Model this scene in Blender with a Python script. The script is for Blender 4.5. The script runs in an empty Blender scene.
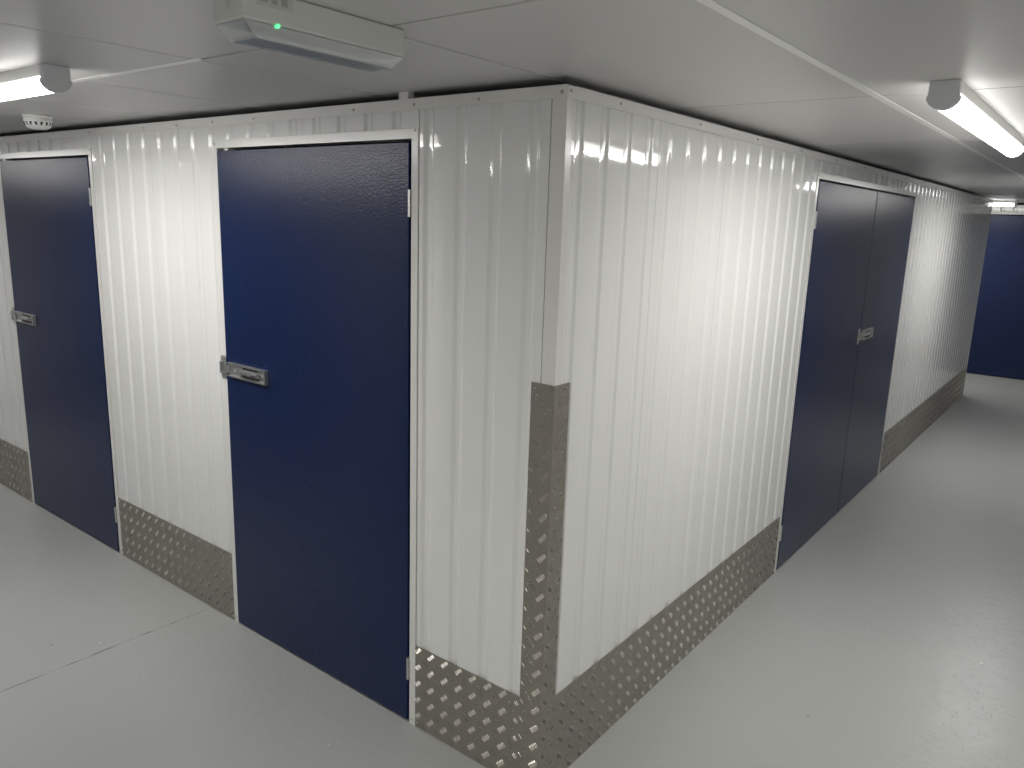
import bpy, bmesh, math, random
from mathutils import Vector, Matrix
random.seed(7)
S = bpy.context.scene
COL = S.collection

# ------------------------------------------------------------------ camera
CAM = Vector((1.1908, -1.7359, 1.7647))
YAW, PITCH, ROLL, FPX = 0.65735, 0.21137, 0.03204, 776.4
fw = Vector((-math.sin(YAW)*math.cos(PITCH), math.cos(YAW)*math.cos(PITCH), -math.sin(PITCH)))
rt0 = Vector((math.cos(YAW), math.sin(YAW), 0)); up0 = rt0.cross(fw)
rt = math.cos(ROLL)*rt0 + math.sin(ROLL)*up0
up = -math.sin(ROLL)*rt0 + math.cos(ROLL)*up0
cd = bpy.data.cameras.new('camera'); cam = bpy.data.objects.new('camera', cd); COL.objects.link(cam)
m = Matrix((rt, up, -fw)).transposed().to_4x4(); m.translation = CAM
cam.matrix_world = m
cd.sensor_width = 36; cd.lens = FPX*36/1024; cd.clip_start = .02
S.camera = cam
# ------------------------------------------------------------------ world, exposure
w = bpy.data.worlds.new('world'); S.world = w; w.use_nodes = True
w.node_tree.nodes['Background'].inputs[0].default_value = (0, 0, 0, 1)
w.node_tree.nodes['Background'].inputs[1].default_value = 0
S.view_settings.view_transform = 'Standard'; S.view_settings.look = 'None'
S.view_settings.gamma = 1; S.view_settings.use_curve_mapping = False
S.view_settings.exposure = 1.13
TUBE = 4.4            # emission of the lit diffusers
DOWN = 7.3            # watts each batten throws downwards
H = 2.10              # height of the storage room walls
ZC = 2.124             # ceiling

# ------------------------------------------------------------------ materials
def mat(name, base, rough=.5, metal=0, spec=.5):
    M = bpy.data.materials.new(name); M.use_nodes = True
    b = M.node_tree.nodes['Principled BSDF']
    b.inputs['Base Color'].default_value = (*base, 1); b.inputs['Roughness'].default_value = rough
    b.inputs['Metallic'].default_value = metal; b.inputs['Specular IOR Level'].default_value = spec
    return M
def nd(M, t, **kw):
    n = M.node_tree.nodes.new(t)
    for k, v in kw.items():
        if k in n.inputs: n.inputs[k].default_value = v
        else: setattr(n, k, v)
    return n
def ln(M, a, b): M.node_tree.links.new(a, b)
def bump(M, scale, dist, strength=1, detail=2, vec=None):
    b = M.node_tree.nodes['Principled BSDF']
    tc = nd(M, 'ShaderNodeTexCoord'); no = nd(M, 'ShaderNodeTexNoise'); no.inputs['Scale'].default_value = scale
    no.inputs['Detail'].default_value = detail
    mp = nd(M, 'ShaderNodeMapping'); mp.inputs['Scale'].default_value = vec or (1, 1, 1)
    ln(M, tc.outputs['Object'], mp.inputs[0]); ln(M, mp.outputs[0], no.inputs['Vector'])
    bu = nd(M, 'ShaderNodeBump'); bu.inputs['Distance'].default_value = dist; bu.inputs['Strength'].default_value = strength
    ln(M, no.outputs['Fac'], bu.inputs['Height']); ln(M, bu.outputs[0], b.inputs['Normal'])
    return no, mp, tc

M = {}
M['white'] = mat('white_gloss_steel', (.81, .81, .79), .06, 0, .5)
bump(M['white'], 1.6, .002, .12, 1)
M['trim'] = mat('white_trim_steel', (.78, .77, .74), .22)
M['blue'] = mat('blue_embossed_steel', (.0028, .0135, .066), .27, 0, .38)
no, mp, tc = bump(M['blue'], 170, .0014, .7, 1)
M['ceil'] = mat('ceiling_panel', (.62, .61, .595), .42)

M['ceilgap'] = mat('ceiling_joint', (.12, .115, .11), .7)
M['strip'] = mat('ceiling_strip', (.88, .87, .84), .35)
M['tread'] = mat('aluminium_treadplate', (.31, .29, .25), .45, .5)
M['treadbar'] = mat('aluminium_tread_bars', (.46, .44, .40), .22, .8)
M['galv'] = mat('galvanised_steel', (.62, .62, .60), .28, .9)
M['zinc'] = mat('zinc_screw', (.55, .54, .52), .35, .8)
M['dark'] = mat('dark_slot', (.02, .02, .022), .5)
M['plastic'] = mat('white_plastic', (.80, .80, .78), .4)
M['greyplastic'] = mat('grey_endcap', (.70, .71, .73), .45)
M['bulkhead'] = mat('off_white_plastic', (.62, .63, .60), .4)
M['sticker'] = mat('grey_label', (.55, .56, .54), .5)
M['stickerdark'] = mat('label_print', (.36, .37, .36), .5)
M['reflector'] = mat('emergency_reflector', (.30, .32, .33), .3, .3)
M['inside'] = mat('dark_interior', (.05, .05, .05), .9)
def emis(name, col, s):
    m_ = mat(name, (.8, .8, .8), .4); b = m_.node_tree.nodes['Principled BSDF']
    b.inputs['Emission Color'].default_value = (*col, 1); b.inputs['Emission Strength'].default_value = s
    return m_
M['lit'] = emis('lit_diffuser', (1, .985, .95), TUBE)
M['led'] = emis('green_led', (.0, .5, .12), 1.6)
# clear polycarbonate
M['clear'] = bpy.data.materials.new('clear_polycarbonate'); M['clear'].use_nodes = True
_t = M['clear'].node_tree; _t.nodes.remove(_t.nodes['Principled BSDF'])
_a = _t.nodes.new('ShaderNodeBsdfTransparent'); _a.inputs[0].default_value = (.95, .97, .97, 1)
_b = _t.nodes.new('ShaderNodeBsdfGlossy'); _b.inputs['Roughness'].default_value = .12
_m = _t.nodes.new('ShaderNodeMixShader'); _m.inputs[0].default_value = .42
_d = _t.nodes.new('ShaderNodeBsdfDiffuse'); _d.inputs[0].default_value = (.8, .83, .83, 1)
_n = _t.nodes.new('ShaderNodeMixShader'); _n.inputs[0].default_value = .45
_t.links.new(_d.outputs[0], _n.inputs[1])
_t.links.new(_a.outputs[0], _m.inputs[1]); _t.links.new(_b.outputs[0], _n.inputs[2]); _t.links.new(_n.outputs[0], _m.inputs[2])
_t.links.new(_m.outputs[0], _t.nodes['Material Output'].inputs[0])

def floor_mat():
    m_ = mat('painted_grey_floor', (.40, .41, .40), .4); T = m_.node_tree; b = T.nodes['Principled BSDF']
    tc = nd(m_, 'ShaderNodeTexCoord')
    def noise(scale, detail=3, vec=None, rough=.5):
        n = nd(m_, 'ShaderNodeTexNoise'); n.inputs['Scale'].default_value = scale; n.inputs['Detail'].default_value = detail
        n.inputs['Roughness'].default_value = rough
        if vec:
            mp = nd(m_, 'ShaderNodeMapping'); mp.inputs['Scale'].default_value = vec[:3]
            if len(vec) > 3: mp.inputs['Rotation'].default_value = (0, 0, vec[3])
            ln(m_, tc.outputs['Object'], mp.inputs[0]); ln(m_, mp.outputs[0], n.inputs['Vector'])
        else: ln(m_, tc.outputs['Object'], n.inputs['Vector'])
        return n.outputs['Fac']
    def mth(op, a, b_=None, c=None, clamp=False):
        n = nd(m_, 'ShaderNodeMath'); n.operation = op; n.use_clamp = clamp
        for i, v in enumerate((a, b_, c)):
            if v is None: continue
            if isinstance(v, (int, float)): n.inputs[i].default_value = v
            else: ln(m_, v, n.inputs[i])
        return n.outputs[0]
    def mix(f, a, c):
        n = nd(m_, 'ShaderNodeMix'); n.data_type = 'RGBA'
        ln(m_, f, n.inputs[0])
        for i, v in ((6, a), (7, c)):
            if isinstance(v, tuple): n.inputs[i].default_value = (*v, 1)
            else: ln(m_, v, n.inputs[i])
        return n.outputs[2]
    cloud = noise(1.3, 4)
    col = mix(mth('MULTIPLY_ADD', cloud, 1.6, -.3, True), (.385, .392, .382), (.425, .432, .42))
    
    # expansion joint: thin broken hairline along y at x = -1.82
    sep = nd(m_, 'ShaderNodeSeparateXYZ'); ln(m_, tc.outputs['Object'], sep.inputs[0])
    wob = mth('MULTIPLY_ADD', noise(3, 2), .03, -.015)
    dx = mth('ABSOLUTE', mth('ADD', mth('ADD', sep.outputs['X'], 1.822), wob))
    line = mth('LESS_THAN', dx, mth('MULTIPLY_ADD', noise(14, 2), .016, -.0058))
    lim = mth('LESS_THAN', sep.outputs['Y'], 0.02)
    line = mth('MULTIPLY', mth('MULTIPLY', line, lim), .75)
    col = mix(line, col, (.10, .10, .095))
    # scuff marks in the right-hand aisle
    reg = mth('MULTIPLY', mth('MULTIPLY_ADD', mth('ABSOLUTE', mth('SUBTRACT', sep.outputs['X'], 1.0)), -3.2, 1.25, True),
              mth('MULTIPLY_ADD', mth('ABSOLUTE', mth('SUBTRACT', sep.outputs['Y'], 1.6)), -.9, 1.15, True))
    scr = noise(16, 3, (1.0, 8, 1, .5), .65); scr2 = noise(14, 3, (9.0, 1.0, 1, .35), .65)
    sc = mth('MAXIMUM', mth('MULTIPLY_ADD', scr, 9, -5.15, True), mth('MULTIPLY_ADD', scr2, 9, -5.4, True))
    sc = mth('MULTIPLY', sc, reg)
    col = mix(mth('MULTIPLY', sc, .55), col, (.27, .27, .255))
    # small pale chips and dark specks
    col = mix(mth('MULTIPLY', mth('GREATER_THAN', noise(21, 1), .80), .9), col, (.62, .62, .58))
    col = mix(mth('MULTIPLY', mth('LESS_THAN', noise(24, 1), .205), .7), col, (.2, .19, .17))
    ln(m_, col, b.inputs['Base Color'])
    ln(m_, mth('ADD', mth('MULTIPLY_ADD', noise(5, 4), .14, .27), mth('MULTIPLY', sc, .3)), b.inputs['Roughness'])
    bu = nd(m_, 'ShaderNodeBump'); bu.inputs['Distance'].default_value = .0025; bu.inputs['Strength'].default_value = .6
    h = mth('ADD', noise(26, 4), mth('MULTIPLY', sc, -.3))
    ln(m_, h, bu.inputs['Height']); ln(m_, bu.outputs[0], b.inputs['Normal'])
    return m_
M['floor'] = floor_mat()

# ------------------------------------------------------------------ helpers
class Fr:
    """wall frame: u along the wall, d outward from its face, z up"""
    def __init__(s, o, u, n): s.o, s.u, s.n = Vector(o), Vector(u), Vector(n)
    def __call__(s, u, d, z): return s.o + s.u*u + s.n*d + Vector((0, 0, z))
FL = Fr((0, 0, 0), (1, 0, 0), (0, -1, 0))        # face of the left-hand run, u = x
FR = Fr((0, 0, 0), (0, 1, 0), (1, 0, 0))         # face of the right-hand run, u = y
W0 = Fr((0, 0, 0), (1, 0, 0), (0, 1, 0))

class MB:
    def __init__(s): s.v = []; s.f = []; s.sm = []
    def add(s, vs, fs, smooth=False):
        n = len(s.v); s.v += [tuple(p) for p in vs]; s.f += [tuple(i+n for i in f) for f in fs]
        s.sm += [smooth]*len(fs) if not isinstance(smooth, list) else smooth
    def box(s, fr, u0, u1, d0, d1, z0, z1):
        p = [fr(u, d, z) for z in (z0, z1) for d in (d0, d1) for u in (u0, u1)]
        s.add(p, [(0, 1, 3, 2), (4, 5, 7, 6), (0, 1, 5, 4), (2, 3, 7, 6), (0, 2, 6, 4), (1, 3, 7, 5)])
    def prism(s, poly, fn, a, b, smooth=False, caps=True):
        """poly: list of (p, q); fn(p, q, t) -> point; swept t = a..b"""
        n = len(poly)
        vs = [fn(p, q, a) for p, q in poly] + [fn(p, q, b) for p, q in poly]
        fs = [(i, (i+1) % n, n+(i+1) % n, n+i) for i in range(n)]
        s.add(vs, fs, smooth)
        if caps:
            s.add([fn(p, q, a) for p, q in poly], [tuple(range(n))]); s.add([fn(p, q, b) for p, q in poly], [tuple(range(n))])
    def cyl(s, fr, u, z, d0, d1, r, n=12):
        c = [(u+r*math.cos(2*math.pi*i/n), z+r*math.sin(2*math.pi*i/n)) for i in range(n)]
        s.prism(c, lambda p, q, t: fr(p, t, q), d0, d1)
    def build(s, name, mt, parent=None, bevel=0, recalc=True, seg=2):
        me = bpy.data.meshes.new(name); me.from_pydata(s.v, [], s.f)
        if recalc or bevel:
            bm = bmesh.new(); bm.from_mesh(me)
            if recalc == 'weld' or bevel: bmesh.ops.remove_doubles(bm, verts=bm.verts, dist=1e-5)
            if recalc: bmesh.ops.recalc_face_normals(bm, faces=bm.faces)
            bm.to_mesh(me); bm.free()
        if not bevel:
            for p, sm in zip(me.polygons, s.sm): p.use_smooth = sm
        me.materials.append(mt); o = bpy.data.objects.new(name, me); COL.objects.link(o)
        if parent: o.parent = parent; o.matrix_parent_inverse = parent.matrix_world.inverted()
        if bevel:
            md = o.modifiers.new('bevel', 'BEVEL'); md.width = bevel; md.segments = seg; md.limit_method = 'ANGLE'
        return o
def tag(o, label=None, cat=None, group=None, kind=None):
    if label: o['label'] = label
    if cat: o['category'] = cat
    if group: o['group'] = group
    if kind: o['kind'] = kind
    return o
def empty(name, loc=(0, 0, 0)):
    o = bpy.data.objects.new(name, None); o.location = loc; o.empty_display_size = .1; COL.objects.link(o)
    o.matrix_world = Matrix.Translation(Vector(loc)); return o

# ------------------------------------------------------------------ corrugated cladding
PITCH_W, GW, GS, GD = .1285, .041, .009, .0068
def profile(u0, u1, ph):
    """front polyline of the sheet: wide, faintly bowed flats with narrow grooves"""
    pts = []
    k = math.floor((u0-ph)/PITCH_W)-1
    while ph+k*PITCH_W < u1:
        g = ph+k*PITCH_W; r = .0022
        seq = [(g-r, .0), (g-r*.2, -.0004), (g+r*.8, -.0016), (g+GS-r*.6, -GD+.0012), (g+GS+r*.4, -GD+.0002), (g+GS+r*1.4, -GD),
               (g+GW-GS-r*1.4, -GD), (g+GW-GS-r*.4, -GD+.0002), (g+GW-GS+r*.6, -GD+.0012), (g+GW-r*.8, -.0016), (g+GW+r*.2, -.0004), (g+GW+r, 0)]
        f0, f1 = g+GW+r, g+PITCH_W-r
        for t in (.02, .05, .15, .3, .5, .7, .85, .95, .98):
            seq.append((f0+(f1-f0)*t, .00025*4*t*(1-t)))
        pts += seq; k += 1
    def at(u):
        for (a, b), (c, d) in zip(pts, pts[1:]):
            if a <= u <= c: return b+(d-b)*(u-a)/max(c-a, 1e-9)
        return 0
    return [(u0, at(u0))]+[p for p in pts if u0+1e-4 < p[0] < u1-1e-4]+[(u1, at(u1))]
def cladding(fr, u0, u1, z0, z1, ph, parent, name='cladding_panel', thick=.035, mt=None):
    P = profile(u0, u1, ph); n = len(P); mb = MB()
    mb.add([fr(u, d, z0) for u, d in P]+[fr(u, d, z1) for u, d in P], [(i, i+1, n+i+1, n+i) for i in range(n-1)], True)
    mb.add([fr(u, d, z0) for u, d in P]+[fr(u, -thick, z0) for u, d in P], [(i, i+1, n+i+1, n+i) for i in range(n-1)])
    mb.add([fr(u, d, z1) for u, d in P]+[fr(u, -thick, z1) for u, d in P], [(i, i+1, n+i+1, n+i) for i in range(n-1)])
    mb.add([fr(u0, -thick, z0), fr(u1, -thick, z0), fr(u1, -thick, z1), fr(u0, -thick, z1)], [(0, 1, 2, 3)])
    for (u, d) in (P[0], P[-1]):
        mb.add([fr(u, d, z0), fr(u, -thick, z0), fr(u, -thick, z1), fr(u, d, z1)], [(0, 1, 2, 3)])
    # orient the front towards the viewer side of the wall
    me = bpy.data.meshes.new(name); me.from_pydata(mb.v, [], mb.f)
    nor = (fr(1, 0, 0)-fr(0, 0, 0)).cross(Vector((0, 0, 1)))
    if nor.dot(fr.n) < 0:
        fs = [tuple(reversed(f)) if i < n-1 else f for i, f in enumerate(mb.f)]
        me = bpy.data.meshes.new(name); me.from_pydata(mb.v, [], fs)
    for i, p in enumerate(me.polygons): p.use_smooth = i < n-1
    me.materials.append(mt or M['white']); o = bpy.data.objects.new(name, me); COL.objects.link(o); o.parent = parent
    o.matrix_parent_inverse = parent.matrix_world.inverted()
    return o
def run(fr, a, b, ph, seams, parent, z0=.004, z1=H-.002):
    cuts = [a]+[s for s in seams if a+.03 < s < b-.03]+[b]
    for c, d in zip(cuts, cuts[1:]): cladding(fr, c+.0010, d-.0010, z0, z1, ph, parent)
def screw(fr, u, d, z, parent, r=.0052):
    mb = MB(); n = 8
    c = [(u+r*math.cos(2*math.pi*i/n), z+r*math.sin(2*math.pi*i/n)) for i in range(n)]
    mb.prism(c, lambda p, q, t: fr(p, t, q), d, d+.0016)
    c2 = [(u+r*.62*math.cos(2*math.pi*i/6), z+r*.62*math.sin(2*math.pi*i/6)) for i in range(6)]
    mb.prism(c2, lambda p, q, t: fr(p, t, q), d+.0016, d+.004)
    return mb.build('screw', M['zinc'], parent)

wl = tag(empty('wall_left'), 'white corrugated steel wall on the left with two single blue doors', 'wall', kind='structure')
wr = tag(empty('wall_right'), 'white corrugated steel wall running away along the right aisle', 'wall', kind='structure')
PL, PR = -.510, .046
seamL = [-.571-.514*k for k in range(16)]; seamR = [.515+.514*k for k in range(16)]
D2, D1, D3 = (-1.609, -.559), (-3.723, -2.674), (2.109, 4.218)
DH = 1.987; J = .028
run(FL, -7.0, D1[0]-J-.001, PL, seamL, wl); run(FL, D1[1]+J+.002, D2[0]-J-.001, PL, seamL, wl); run(FL, D2[1]+J+.0025, -.0475, PL, seamL, wl)
YE = 7.97
run(FR, .0, D3[0]-J, PR, seamR, wr); run(FR, D3[1]+J, YE, PR, seamR, wr)
for (a, b), fr, par, ph in ((D2, FL, wl, -.648), (D1, FL, wl, -.648), (D3, FR, wr, PR)):
    mid = (a+b)/2
    for c, d in ((a-J, mid), (mid, b+J)):
        cladding(fr, c+.0006, d-.0006, DH+.014, H-.002, ph, par, 'header_panel')
# top rails
def rail(fr, a, b, parent, z1=H, hgt=.031):
    mb = MB(); mb.box(fr, a, b, .0006, .0026, z1-hgt, z1); mb.box(fr, a, b, -.045, .0026, z1, z1+.002)
    return mb.build('top_rail', M['trim'], parent)
rail(FL, -7.0, .0026, wl); rail(FR, .0, YE, wr)
for x in (-.015, -.297, -.55, -.821, -1.364, -1.63, -1.89, -2.15, -2.65, -3.2, -3.75):
    screw(FL, x, .0026, H-.016, wl)
for y in (.012, .264, .79, 1.304, 1.82, 2.34, 2.86, 3.38, 3.9, 4.42, 4.94, 5.46, 5.98, 6.5):
    screw(FR, y, .0026, H-.012, wr)
# block return at the far end and rear, so that it is a real box
wb = tag(empty('wall_back'), 'white corrugated end wall of the storage block round the far corner', 'wall', kind='structure')
FB = Fr((0, YE, 0), (-1, 0, 0), (0, 1, 0))
run(FB, .036, 5.0, .05, [.5+.514*k for k in range(9)], wb)
rail(FB, -.0026, 5.0, wb)
# white corner angle
mb = MB()
mb.prism([(-.044, -.0028), (.0028, -.0028), (.0028, .026), (.0008, .026), (.0008, -.0008), (-.044, -.0008)],
         lambda p, q, t: Vector((p, q, t)), .004, H-.031)
ca = mb.build('trim_1', M['trim']); tag(ca, 'white folded corner angle where the two corrugated walls meet', 'corner trim', kind='structure')
mb = MB()
mb.prism([(-.030, .0028), (.0028, .0028), (.0028, -.030), (.0008, -.030), (.0008, .0008), (-.030, .0008)],
         lambda p, q, t: Vector((p, YE+q, t)), .004, H-.031)
tag(mb.build('trim_2', M['trim']), 'white corner angle at the distant end of the right wall', 'corner trim', kind='structure')
# stub post above the left wall
mb = MB(); mb.box(FL, -.622, -.582, -.03, -.004, H+.002, ZC)
tag(mb.build('trim_3', M['trim'], bevel=.001), 'short white post stub filling the gap between wall top and ceiling', 'post', kind='structure')

# ------------------------------------------------------------------ doors
def jambs(fr, a, b, parent):
    mb = MB()
    mb.box(fr, a-J, a, -.045, .0035, .0, DH); mb.box(fr, b, b+J, -.045, .0035, .0, DH)
    mb.box(fr, a-J, b+J, -.045, .0032, DH, DH+.030)
    f = mb.build('frame', M['trim'], parent, bevel=.0008)
    for u, z in ((a-J/2, DH+.016), (b+J/2, DH+.022), (a-J/2, .022), (b+J/2, .022)): screw(fr, u, .0034, z, f, .0045)
    return f
def leaf(fr, a, b, parent):
    mb = MB(); mb.box(fr, a, b, -.036, .005, .009, DH-.010)
    return mb.build('leaf', M['blue'], parent, bevel=.0015)
def hinge(fr, u, z, parent, s=1):
    mb = MB(); zc = z
    n = 10; r = .0052
    for k in range(3):
        z0 = zc-.041+k*.0276; c = [(u+r*math.cos(2*math.pi*i/n), .005+r*math.sin(2*math.pi*i/n)) for i in range(n)]
        mb.prism(c, lambda p, q, t: fr(p, q, t), z0, z0+.0262)
    mb.box(fr, u-s*.003, u, -.004, .005, zc-.041, zc+.041)
    return mb.build('hinge', M['galv'], parent)
def keeper(fr, u, z, parent, s=1, d=.0035):
    f0 = fr; fr = Fr(f0(0, d-.0035, 0), f0.u, f0.n); mb = MB()
    h = .048; w_ = .017
    pl = [(-w_, -h+.006), (-w_+.006, -h), (w_-.006, -h), (w_, -h+.006), (w_, h-.006), (w_-.006, h), (-w_+.006, h), (-w_, h-.006)]
    mb.prism([(u+p, z+q) for p, q in pl], lambda p, q, t: fr(p, t, q), .0035, .0062)
    # raised staple for the padlock
    mb.box(fr, u-.013, u+.004, .0062, .016, z-.024, z-.018); mb.box(fr, u-.013, u+.004, .0062, .016, z+.018, z+.024)
    mb.box(fr, u-.013, u+.004, .014, .017, z-.024, z+.024)
    o = mb.build('keeper', M['galv'], parent, bevel=.0006)
    for zz in (z-.037, z+.037): screw(fr, u, .0062, zz, o, .0042)
    return o
def hasp(fr, u0, u1, z, parent, d=.005):
    h = .028; mb = MB()
    mb.box(fr, u0, u1, d, d+.004, z-h, z+h)
    mb.box(fr, u0+.004, u1, d+.004, d+.017, z+h-.005, z+h); mb.box(fr, u0+.004, u1, d+.004, d+.017, z-h, z-h+.005)
    mb.box(fr, u1-.005, u1, d+.004, d+.017, z-h+.005, z+h-.005)
    mb.box(fr, u0-.018, u0+.006, d+.006, d+.011, z-.018, z+.016)
    o = mb.build('hasp', M['galv'], parent, bevel=.0012)
    mb = MB()                                       # sliding bolt with its raised ribs
    mb.box(fr, u0+.06, u1-.015, d+.004, d+.012, z-.010, z+.012)
    mb.box(fr, u0+.085, u1-.06, d+.012, d+.019, z-.003, z+.006)
    mb.build('bolt', M['galv'], o, bevel=.002)
    mb = MB()
    L = u1-u0
    for a, b, z0, z1 in ((.42, .74, .013, .019), (.36, .80, -.019, -.014), (.62, .70, -.008, .004), (.80, .93, .000, .004), (.74, .77, -.006, .008), (.86, .89, -.010, -.002)):
        mb.box(fr, u0+a*L, u0+b*L, d+.004, d+.0128, z+z0, z+z1)
    mb.build('slot', M['dark'], o)
    for uu in (u0+.045, u1-.022):
        for zz in (0,): 
            mb = MB(); mb.cyl(fr, uu, z+zz+.001, d+.004, d+.0145, .0055, 14); mb.build('rivet', M['galv'], o, bevel=.001)
    return o
ZH = (1.797, .212); ZK = 1.134
def single(name, fr, a, b, label):
    t = tag(empty(name, fr((a+b)/2, 0, 0)), label, 'door', kind='structure')
    jambs(fr, a, b, t); l = leaf(fr, a+.002, b-.009, t)
    for z in ZH: hinge(fr, b-.006, z, t)
    keeper(fr, a-.016, ZK, t); hasp(fr, a+.026, a+.283, ZK, t)
    mb = MB(); mb.box(fr, a+.045, a+.072, -.03, .001, DH-.0095, DH-.002); mb.build('door_stop', M['trim'], t)
    return t
single('door_2', FL, *D2, 'nearest single blue steel door, left of the corner, with galvanised hasp')
single('door_1', FL, *D1, 'single blue steel door at the left edge, beyond the ribbed white panel')
t3 = tag(empty('door_3', FR((D3[0]+D3[1])/2, 0, 0)), 'double blue steel door in the right wall, two leaves meeting in the middle', 'door', kind='structure')
jambs(FR, *D3, t3)
MID = 3.201
leaf(FR, D3[0]+.009, MID-.004, t3); leaf(FR, MID+.004, D3[1]-.009, t3)
for z in ZH:
    hinge(FR, D3[0]+.005, z, t3, -1); hinge(FR, D3[1]-.005, z, t3, 1)
keeper(FR, MID-.03, ZK, t3, 1, .005); hasp(FR, MID+.03, MID+.25, ZK, t3, .005)

# ------------------------------------------------------------------ far wall with its blue door
wf = tag(empty('wall_far', (0, 9.56, 0)), 'white corrugated wall across the distant end of the right aisle', 'wall', kind='structure')
FF = Fr((0, 9.56, 0), (1, 0, 0), (0, -1, 0))
DF = (-.45, .60)
run(FF, -5.0, DF[0]-J, .03, [-.8-.514*k for k in range(8)], wf); run(FF, DF[1]+J, 2.6, .03, [1.2, 1.714, 2.228], wf)
for c, d in ((DF[0]-J, .075), (.075, DF[1]+J)): cladding(FF, c, d-.001, DH+.014, H-.002, .03, wf, 'header_panel')
rail(FF, -5.0, 2.6, wf)
t4 = tag(empty('door_4', (.075, 9.56, 0)), 'plain blue door facing the viewer at the distant end of the right aisle', 'door', kind='structure')
jambs(FF, *DF, t4); leaf(FF, DF[0]+.002, DF[1]-.009, t4)
for z in ZH: hinge(FF, DF[1]-.006, z, t4)

# ------------------------------------------------------------------ walls on the other side of the aisles (behind and beside the viewer)
wo = tag(empty('wall_opposite', (1.58, 0, 0)), 'white corrugated wall on the other side of the right aisle', 'wall', kind='structure')
FO = Fr((1.58, 0, 0), (0, 1, 0), (-1, 0, 0))
def oppo(fr, spans, doors, parent, ph=0):
    for a, b in spans: cladding(fr, a, b, .004, H-.002, ph, parent)
    rail(fr, spans[0][0], spans[-1][1], parent)
oppo(FO, [(-4.5, -1.0), (.08, 1.6), (2.68, 3.1), (5.26, 5.4), (7.53, 9.55)], [], wo)
def blankdoor(name, fr, a, b, label):
    t = tag(empty(name, fr((a+b)/2, 0, 0)), label, 'door', kind='structure')
    jambs(fr, a, b, t); leaf(fr, a+.004, b-.009, t); cladding(fr, a-J, b+J, DH+.014, H-.002, 0, t, 'header_panel')
blankdoor('door_5', FO, -.97, .05, 'blue door opposite the corner')
blankdoor('door_6', FO, 1.63, 2.65, 'blue door opposite the double door')
blankdoor('door_10', FO, 3.13, 5.23, 'unseen wide blue door opposite the far side of the double door, added to darken its reflections')  # unseen door added so the double door reflects blue instead of white
blankdoor('door_7', FO, 5.43, 7.5, 'wide blue door far down the other side of the right aisle')
wn = tag(empty('wall_near', (0, -1.56, 0)), 'white corrugated wall on the other side of the left aisle', 'wall', kind='structure')
FN = Fr((0, -1.56, 0), (1, 0, 0), (0, 1, 0))
oppo(FN, [(-7.0, -6.4), (-4.27, -3.9), (-2.8, -1.9), (-.8, .0)], [], wn)
blankdoor('door_11', FN, -6.37, -4.3, 'unseen wide blue door far down the other side of the left aisle, added to darken reflections')  # added out of view to give the farther single door a dark reflection
blankdoor('door_8', FN, -3.87, -2.83, 'blue door opposite the farther single door')
blankdoor('door_9', FN, -1.87, -.83, 'blue door opposite the nearer single door')
FX = Fr((0, 0, 0), (0, 1, 0), (1, 0, 0))
ws = tag(empty('wall_side', (0, -3, 0)), 'white corrugated wall beside the viewer', 'wall', kind='structure')
oppo(FX, [(-4.5, -1.56)], [], ws)
wr2 = tag(empty('wall_rear', (0, -4.5, 0)), 'white corrugated wall behind the viewer', 'wall', kind='structure')
oppo(Fr((0, -4.5, 0), (1, 0, 0), (0, 1, 0)), [(0.01, 1.57)], [], wr2)
we = tag(empty('wall_end', (-7.0, 0, 0)), 'white corrugated wall closing the left aisle', 'wall', kind='structure')
oppo(Fr((-7.0, 0, 0), (0, 1, 0), (1, 0, 0)), [(-1.55, -.01)], [], we)
wq = tag(empty('wall_cross', (-5.0, 8.7, 0)), 'white corrugated wall closing the distant cross aisle', 'wall', kind='structure')
oppo(Fr((-5.0, 0, 0), (0, 1, 0), (1, 0, 0)), [(YE+.01, 9.55)], [], wq)

# ------------------------------------------------------------------ floor, ceiling
mb = MB(); mb.box(W0, -7.2, 2.8, -4.7, 9.8, -.08, 0)
tag(mb.build('floor', M['floor']), 'grey painted concrete floor with a hairline joint and scuffs', 'floor', kind='structure')
mb = MB()
TX, TY, GAP = .645, 1.26, .008
for i in range(-12, 5):
    for j in range(-4, 9):
        x0 = .58+i*TX; y0 = -.60+j*TY
        x1, y1 = min(x0+TX, 2.8), min(y0+TY, 9.8); xa, ya = max(x0, -7.2), max(y0, -4.7)
        if x1 <= xa or y1 <= ya: continue
        g = GAP/2
        mb.box(W0, xa+g, x1-g, ya+g, y1-g, ZC, ZC+.012)
ce = tag(mb.build('ceiling', M['ceil'], bevel=.0012, seg=1), 'pale grey panelled ceiling with thin joints', 'ceiling', kind='structure')
mb = MB(); mb.box(W0, -7.2, 2.8, -4.7, 9.8, ZC+.0122, ZC+.03); mb.build('backing', M['ceilgap'], ce)
mb = MB(); mb.prism([(-.011, ZC), (-.011, ZC-.001), (.011, ZC-.001), (.011, ZC)], lambda p, q, t: Vector((.58+p, t, q)), -4.5, 9.5)
tag(mb.build('trim_4', M['strip']), 'white ceiling joint strip running along the right aisle', 'ceiling strip', kind='structure')
mb = MB(); mb.prism([(-.011, ZC), (-.011, ZC-.001), (.011, ZC-.001), (.011, ZC)], lambda p, q, t: Vector((t, -.605+p, q)), -6.9, -.69)
tag(mb.build('trim_5', M['strip']), 'white ceiling joint strip running along the left aisle to the tube light', 'ceiling strip', kind='structure')

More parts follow.
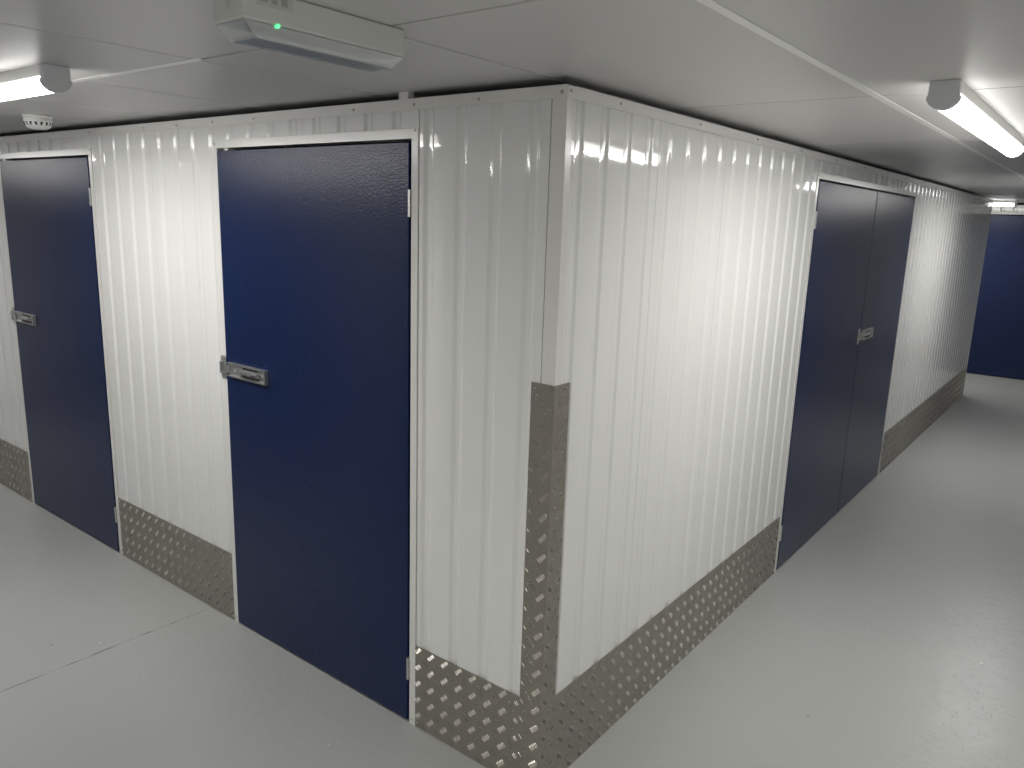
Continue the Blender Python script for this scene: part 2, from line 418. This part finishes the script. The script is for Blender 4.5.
# ------------------------------------------------------------------ treadplate
P5 = .0625
def bars(mb, fr, u0, u1, z0, z1, d, off=(0, 0), p=P5, flip=False):
    n = 0
    i0, i1 = math.floor((u0-off[0])/p)-1, math.ceil((u1-off[0])/p)+1; j0, j1 = math.floor(z0/p)-1, math.ceil(z1/p)+1
    for i in range(i0, i1+1):
        for j in range(j0, j1+1):
            for B in (0, 1):
                cu = off[0]+(i+.5*B)*p; cz = off[1]+(j+.5*B)*p
                a = math.radians(-45 if (B ^ flip) == 0 else 45)
                cx, sx = math.cos(a), math.sin(a)
                for k in range(-2, 3):
                    bu = cu-sx*k*.0074; bz = cz+cx*k*.0074
                    if not (u0+.004 < bu < u1-.004 and z0+.004 < bz < z1-.004): continue
                    l, w_, hh = .0112, .0019, .0019
                    pts = [(-l, 0, 0), (-l*.45, -w_, 0), (l*.45, -w_, 0), (l, 0, 0), (l*.45, w_, 0), (-l*.45, w_, 0), (-l*.5, 0, hh), (l*.5, 0, hh)]
                    vs = []
                    for x, y, h in pts:
                        U = min(max(bu+cx*x-sx*y, u0), u1); Z = min(max(bz+sx*x+cx*y, z0), z1)
                        vs.append(fr(U, d+h, Z))
                    mb.add(vs, [(1, 2, 7, 6), (5, 6, 7, 4), (0, 1, 6), (0, 6, 5), (3, 7, 2), (3, 4, 7)])
def tread(name, fr, u0, u1, z0, z1, label, group, off, d0=.0012, d1=.0032, flip=False, screws=(), clear=(0, 0)):
    mb = MB(); mb.box(fr, u0, u1, d0, d1, z0, z1)
    o = mb.build(name, M['tread']); tag(o, label, 'kick plate', group)
    mb = MB(); bars(mb, fr, u0+clear[0], u1-clear[1], z0, z1, d1-.0001, off, flip=flip)
    b = mb.build('tread_bars', M['treadbar'], o)
    for u, z in screws: screw(fr, u, d1, z, o, .004)
    return o
KZ = .314; G = 'chequer plate kick plates along the wall feet'
def cor(a, b): return [(a+.012, .30), (a+.012, .02), (b-.012, .30), (b-.012, .02), ((a+b)/2, .02)]
tread('kick_plate', FL, D2[1]+J+.001, -.02, .002, KZ, 'chequer plate kick plate between the nearest blue door and the corner', G, (-.519, .045), screws=cor(D2[1]+J, -.06)[:2], clear=(0, .058))
tread('kick_plate', FL, D1[1]+J+.001, D2[0]-J-.001, .002, KZ, 'chequer plate kick plate between the two single blue doors', G, (-.52, .04), screws=cor(D1[1]+J, D2[0]-J))
tread('kick_plate', FL, -6.9, D1[0]-J-.001, .002, KZ, 'chequer plate kick plate at the left picture edge, beyond the farther single door', G, (-.52, .04), screws=cor(-6.9, D1[0]-J)[2:])
tread('kick_plate', FR, .02, D3[0]-J-.001, .002, KZ, 'long chequer plate kick plate between the corner and the double door', G, (.02, .045), screws=cor(.1, D3[0]-J)[2:], clear=(.05, 0))
tread('kick_plate', FR, D3[1]+J+.001, 6.87, .002, KZ, 'chequer plate kick plate just beyond the double door', G, (.02, .045), screws=cor(D3[1]+J, 6.87))
tread('kick_plate', FR, 6.876, YE-.001, .002, KZ, 'last short chequer plate kick plate at the distant end of the right wall', G, (.02, .045))
tread('kick_plate', FF, DF[1]+J+.002, 1.55, .002, KZ, 'chequer plate kick plate on the far end wall beside the blue door', G, (.02, .045))
# corner guard (a folded plate, 1.31 m high, over both kick plates)
mb = MB(); g0, g1 = .0036, .0056; ga, gb = .076, .068
mb.prism([(-ga, -g0), (-ga, -g1), (g1-.0015, -g1), (g1, -g1+.0015), (g1, gb), (g0, gb), (g0, -g0)], lambda p, q, t: Vector((p, q, t)), .001, 1.313)
cg = mb.build('corner_guard', M['tread']); tag(cg, 'tall folded chequer plate guard screwed over the outside corner of the walls', 'corner guard')
mb = MB(); bars(mb, FL, -ga, .001, .002, 1.312, g1-.0001, (-.078, .045), flip=False); bars(mb, FR, .0, gb, .002, 1.312, g1-.0001, (.0395, .045), flip=False)
mb.build('tread_bars', M['treadbar'], cg)
for z in (1.297, .70, .03):
    screw(FL, -.062, g1, z, cg, .004); screw(FR, .05, g1, z, cg, .004)

# ------------------------------------------------------------------ tube lights
def batten(cx, cy, axis, L, label, down=DOWN):
    """axis 'x' or 'y'; a slim surface batten centred at (cx, cy) on the ceiling"""
    t = tag(empty('batten_light', (cx, cy, ZC)), label, 'ceiling light', 'tube battens on the ceiling')
    def fn(p, q, s): return Vector((cx+s, cy+p, q)) if axis == 'x' else Vector((cx+p, cy+s, q))
    capl = [(-.034, ZC-.0005), (-.034, ZC-.034), (-.037, ZC-.036), (-.037, ZC-.045), (-.030, ZC-.056), (-.018, ZC-.065), (-.004, ZC-.069)]
    cap = capl+[(-p, q) for p, q in reversed(capl)]
    for s in (-1, 1):
        mb = MB(); a, b = (s*L/2, s*(L/2-.024)); mb.prism(cap, fn, min(a, b), max(a, b)); mb.build('end_cap', M['greyplastic'], t, bevel=.0012)
    mb = MB(); e = L/2-.024
    mb.prism([(-.032, ZC-.0005), (-.032, ZC-.031), (.032, ZC-.031), (.032, ZC-.0005)], fn, -e, e); mb.build('body', M['plastic'], t)
    arc = [(.0345*math.cos(a), ZC-.0315-.0355*abs(math.sin(a))**.9) for a in [math.pi*(1-i/14) for i in range(15)]]
    arc = [(-.0345, ZC-.0312)]+arc[0:]+[(.0345, ZC-.0312)]
    pts = []
    for p in arc:
        if not pts or (abs(p[0]-pts[-1][0])+abs(p[1]-pts[-1][1])) > 1e-4: pts.append(p)
    mb = MB(); mb.prism(pts, fn, -e, e, smooth=False); mb.build('diffuser', M['lit'], t)
    ld = bpy.data.lights.new('tube_glow', 'AREA'); ld.shape = 'RECTANGLE'; ld.energy = down; ld.color = (1, .985, .95)
    ld.size, ld.size_y = (2*e-.02, .03) if axis == 'x' else (.03, 2*e-.02)
    lo = bpy.data.objects.new('tube_glow', ld); COL.objects.link(lo); lo.parent = t; lo.location = (0, 0, -.0695)
    return t
batten(.779, 1.23, 'y', 1.50, 'lit tube batten on the ceiling of the right aisle, upper right')
batten(-1.89, -.754, 'x', 1.50, 'lit tube batten at the upper left above the left aisle')
batten(.779, -2.3, 'y', 1.50, 'unseen tube batten added behind the viewer as fill light for the corner', 10)  # added out of view, stronger than the rest, to fill the near corner panels
batten(.779, 5.0, 'y', 1.50, 'second lit tube batten farther along the right aisle ceiling')
batten(-.61, 8.75, 'x', 1.50, 'distant lit tube batten across the end of the right aisle')
batten(-5.0, -.754, 'x', 1.50, 'second lit tube batten farther along the left aisle')

# ------------------------------------------------------------------ emergency light
t = tag(empty('emergency_light', (-.055, -.77, ZC)), 'unlit white emergency bulkhead light with clear cover and green indicator, top left of centre', 'emergency light')
x0, x1, y0, y1 = -.100, -.010, -.932, -.567
mb = MB(); mb.box(W0, x0, x1, y0, y1, ZC-.052, ZC-.0005); mb.build('body', M['bulkhead'], t, bevel=.004)
def frustum(mb, a, b, z0, z1, ins, inse):
    (xa, xb, ya, yb) = a
    p = [(xa, ya, z1), (xb, ya, z1), (xb, yb, z1), (xa, yb, z1), (xa+ins, ya+inse, z0), (xb-ins, ya+inse, z0), (xb-ins, yb-inse, z0), (xa+ins, yb-inse, z0)]
    mb.add(p, [(0, 1, 2, 3), (4, 5, 6, 7), (0, 1, 5, 4), (1, 2, 6, 5), (2, 3, 7, 6), (3, 0, 4, 7)])
mb = MB(); frustum(mb, (x0+.001, x1-.001, y0+.001, y1-.001), None, ZC-.078, ZC-.0525, .010, .022)
mb.build('cover', M['clear'], t, bevel=.002)
mb = MB(); frustum(mb, (x0+.011, x1-.011, y0+.028, y1-.028), None, ZC-.0755, ZC-.071, .002, .004)
mb.build('reflector', M['reflector'], t)
mb = MB(); mb.cyl(Fr((x1, 0, 0), (0, 1, 0), (1, 0, 0)), -.866, ZC-.053, -.006, .002, .0032, 12); mb.build('indicator_lamp', M['led'], t)
mb = MB(); FE = Fr((x1, 0, 0), (0, 1, 0), (1, 0, 0)); mb.box(FE, -.905, -.835, .0, .0006, ZC-.026, ZC-.004)
lb = mb.build('label_sticker', M['sticker'], t)
mb = MB()
for k in range(3): mb.box(FE, -.898+k*.02, -.886+k*.02, .0006, .001, ZC-.020, ZC-.008)
mb.build('print', M['stickerdark'], lb)
mb = MB(); FEE = Fr((0, y0, 0), (1, 0, 0), (0, -1, 0)); 
mb.prism([(-.055+.007*math.cos(a*math.pi/8), ZC-.02+.015*math.sin(a*math.pi/8)) for a in range(16)], lambda p, q, s: FEE(p, s, q), -.001, .0008)
mb.build('knockout', M['sticker'], t)

# ------------------------------------------------------------------ smoke detector
def lathe(mb, prof, c, n=36):
    vs = []; fs = []
    for r, z in prof:
        for i in range(n): a = 2*math.pi*i/n; vs.append((c[0]+r*math.cos(a), c[1]+r*math.sin(a), c[2]+z))
    for k in range(len(prof)-1):
        for i in range(n): fs.append((k*n+i, k*n+(i+1) % n, (k+1)*n+(i+1) % n, (k+1)*n+i))
    fs.append(tuple(range(n))); fs.append(tuple((len(prof)-1)*n+i for i in range(n)))
    mb.add(vs, fs, True)
SC = (-2.53, -.262, ZC)
t = tag(empty('smoke_detector', SC), 'round white smoke detector on the ceiling above the farther single door', 'smoke detector')
mb = MB(); lathe(mb, [(.052, -.0005), (.056, -.002), (.056, -.010), (.053, -.012)], SC); mb.build('base', M['plastic'], t)
mb = MB(); lathe(mb, [(.0535, -.0125), (.0545, -.024), (.0535, -.030), (.049, -.042), (.042, -.051), (.030, -.057), (.010, -.059)], SC); mb.build('dome', M['plastic'], t)
for k in range(8):
    a = 2*math.pi*k/8+.05; mb = MB()
    vs = []
    for da, r, z in ((-.27, .0530, -.0300), (.27, .0530, -.0300), (.27, .0475, -.0430), (-.27, .0475, -.0430)):
        for rr in (-.004, .0022): vs.append((SC[0]+(r+rr)*math.cos(a+da), SC[1]+(r+rr)*math.sin(a+da), SC[2]+z))
    mb.add(vs, [(0, 2, 4, 6), (1, 3, 5, 7), (0, 1, 3, 2), (2, 3, 5, 4), (4, 5, 7, 6), (6, 7, 1, 0)])
    mb.build('vent', M['dark'], t)
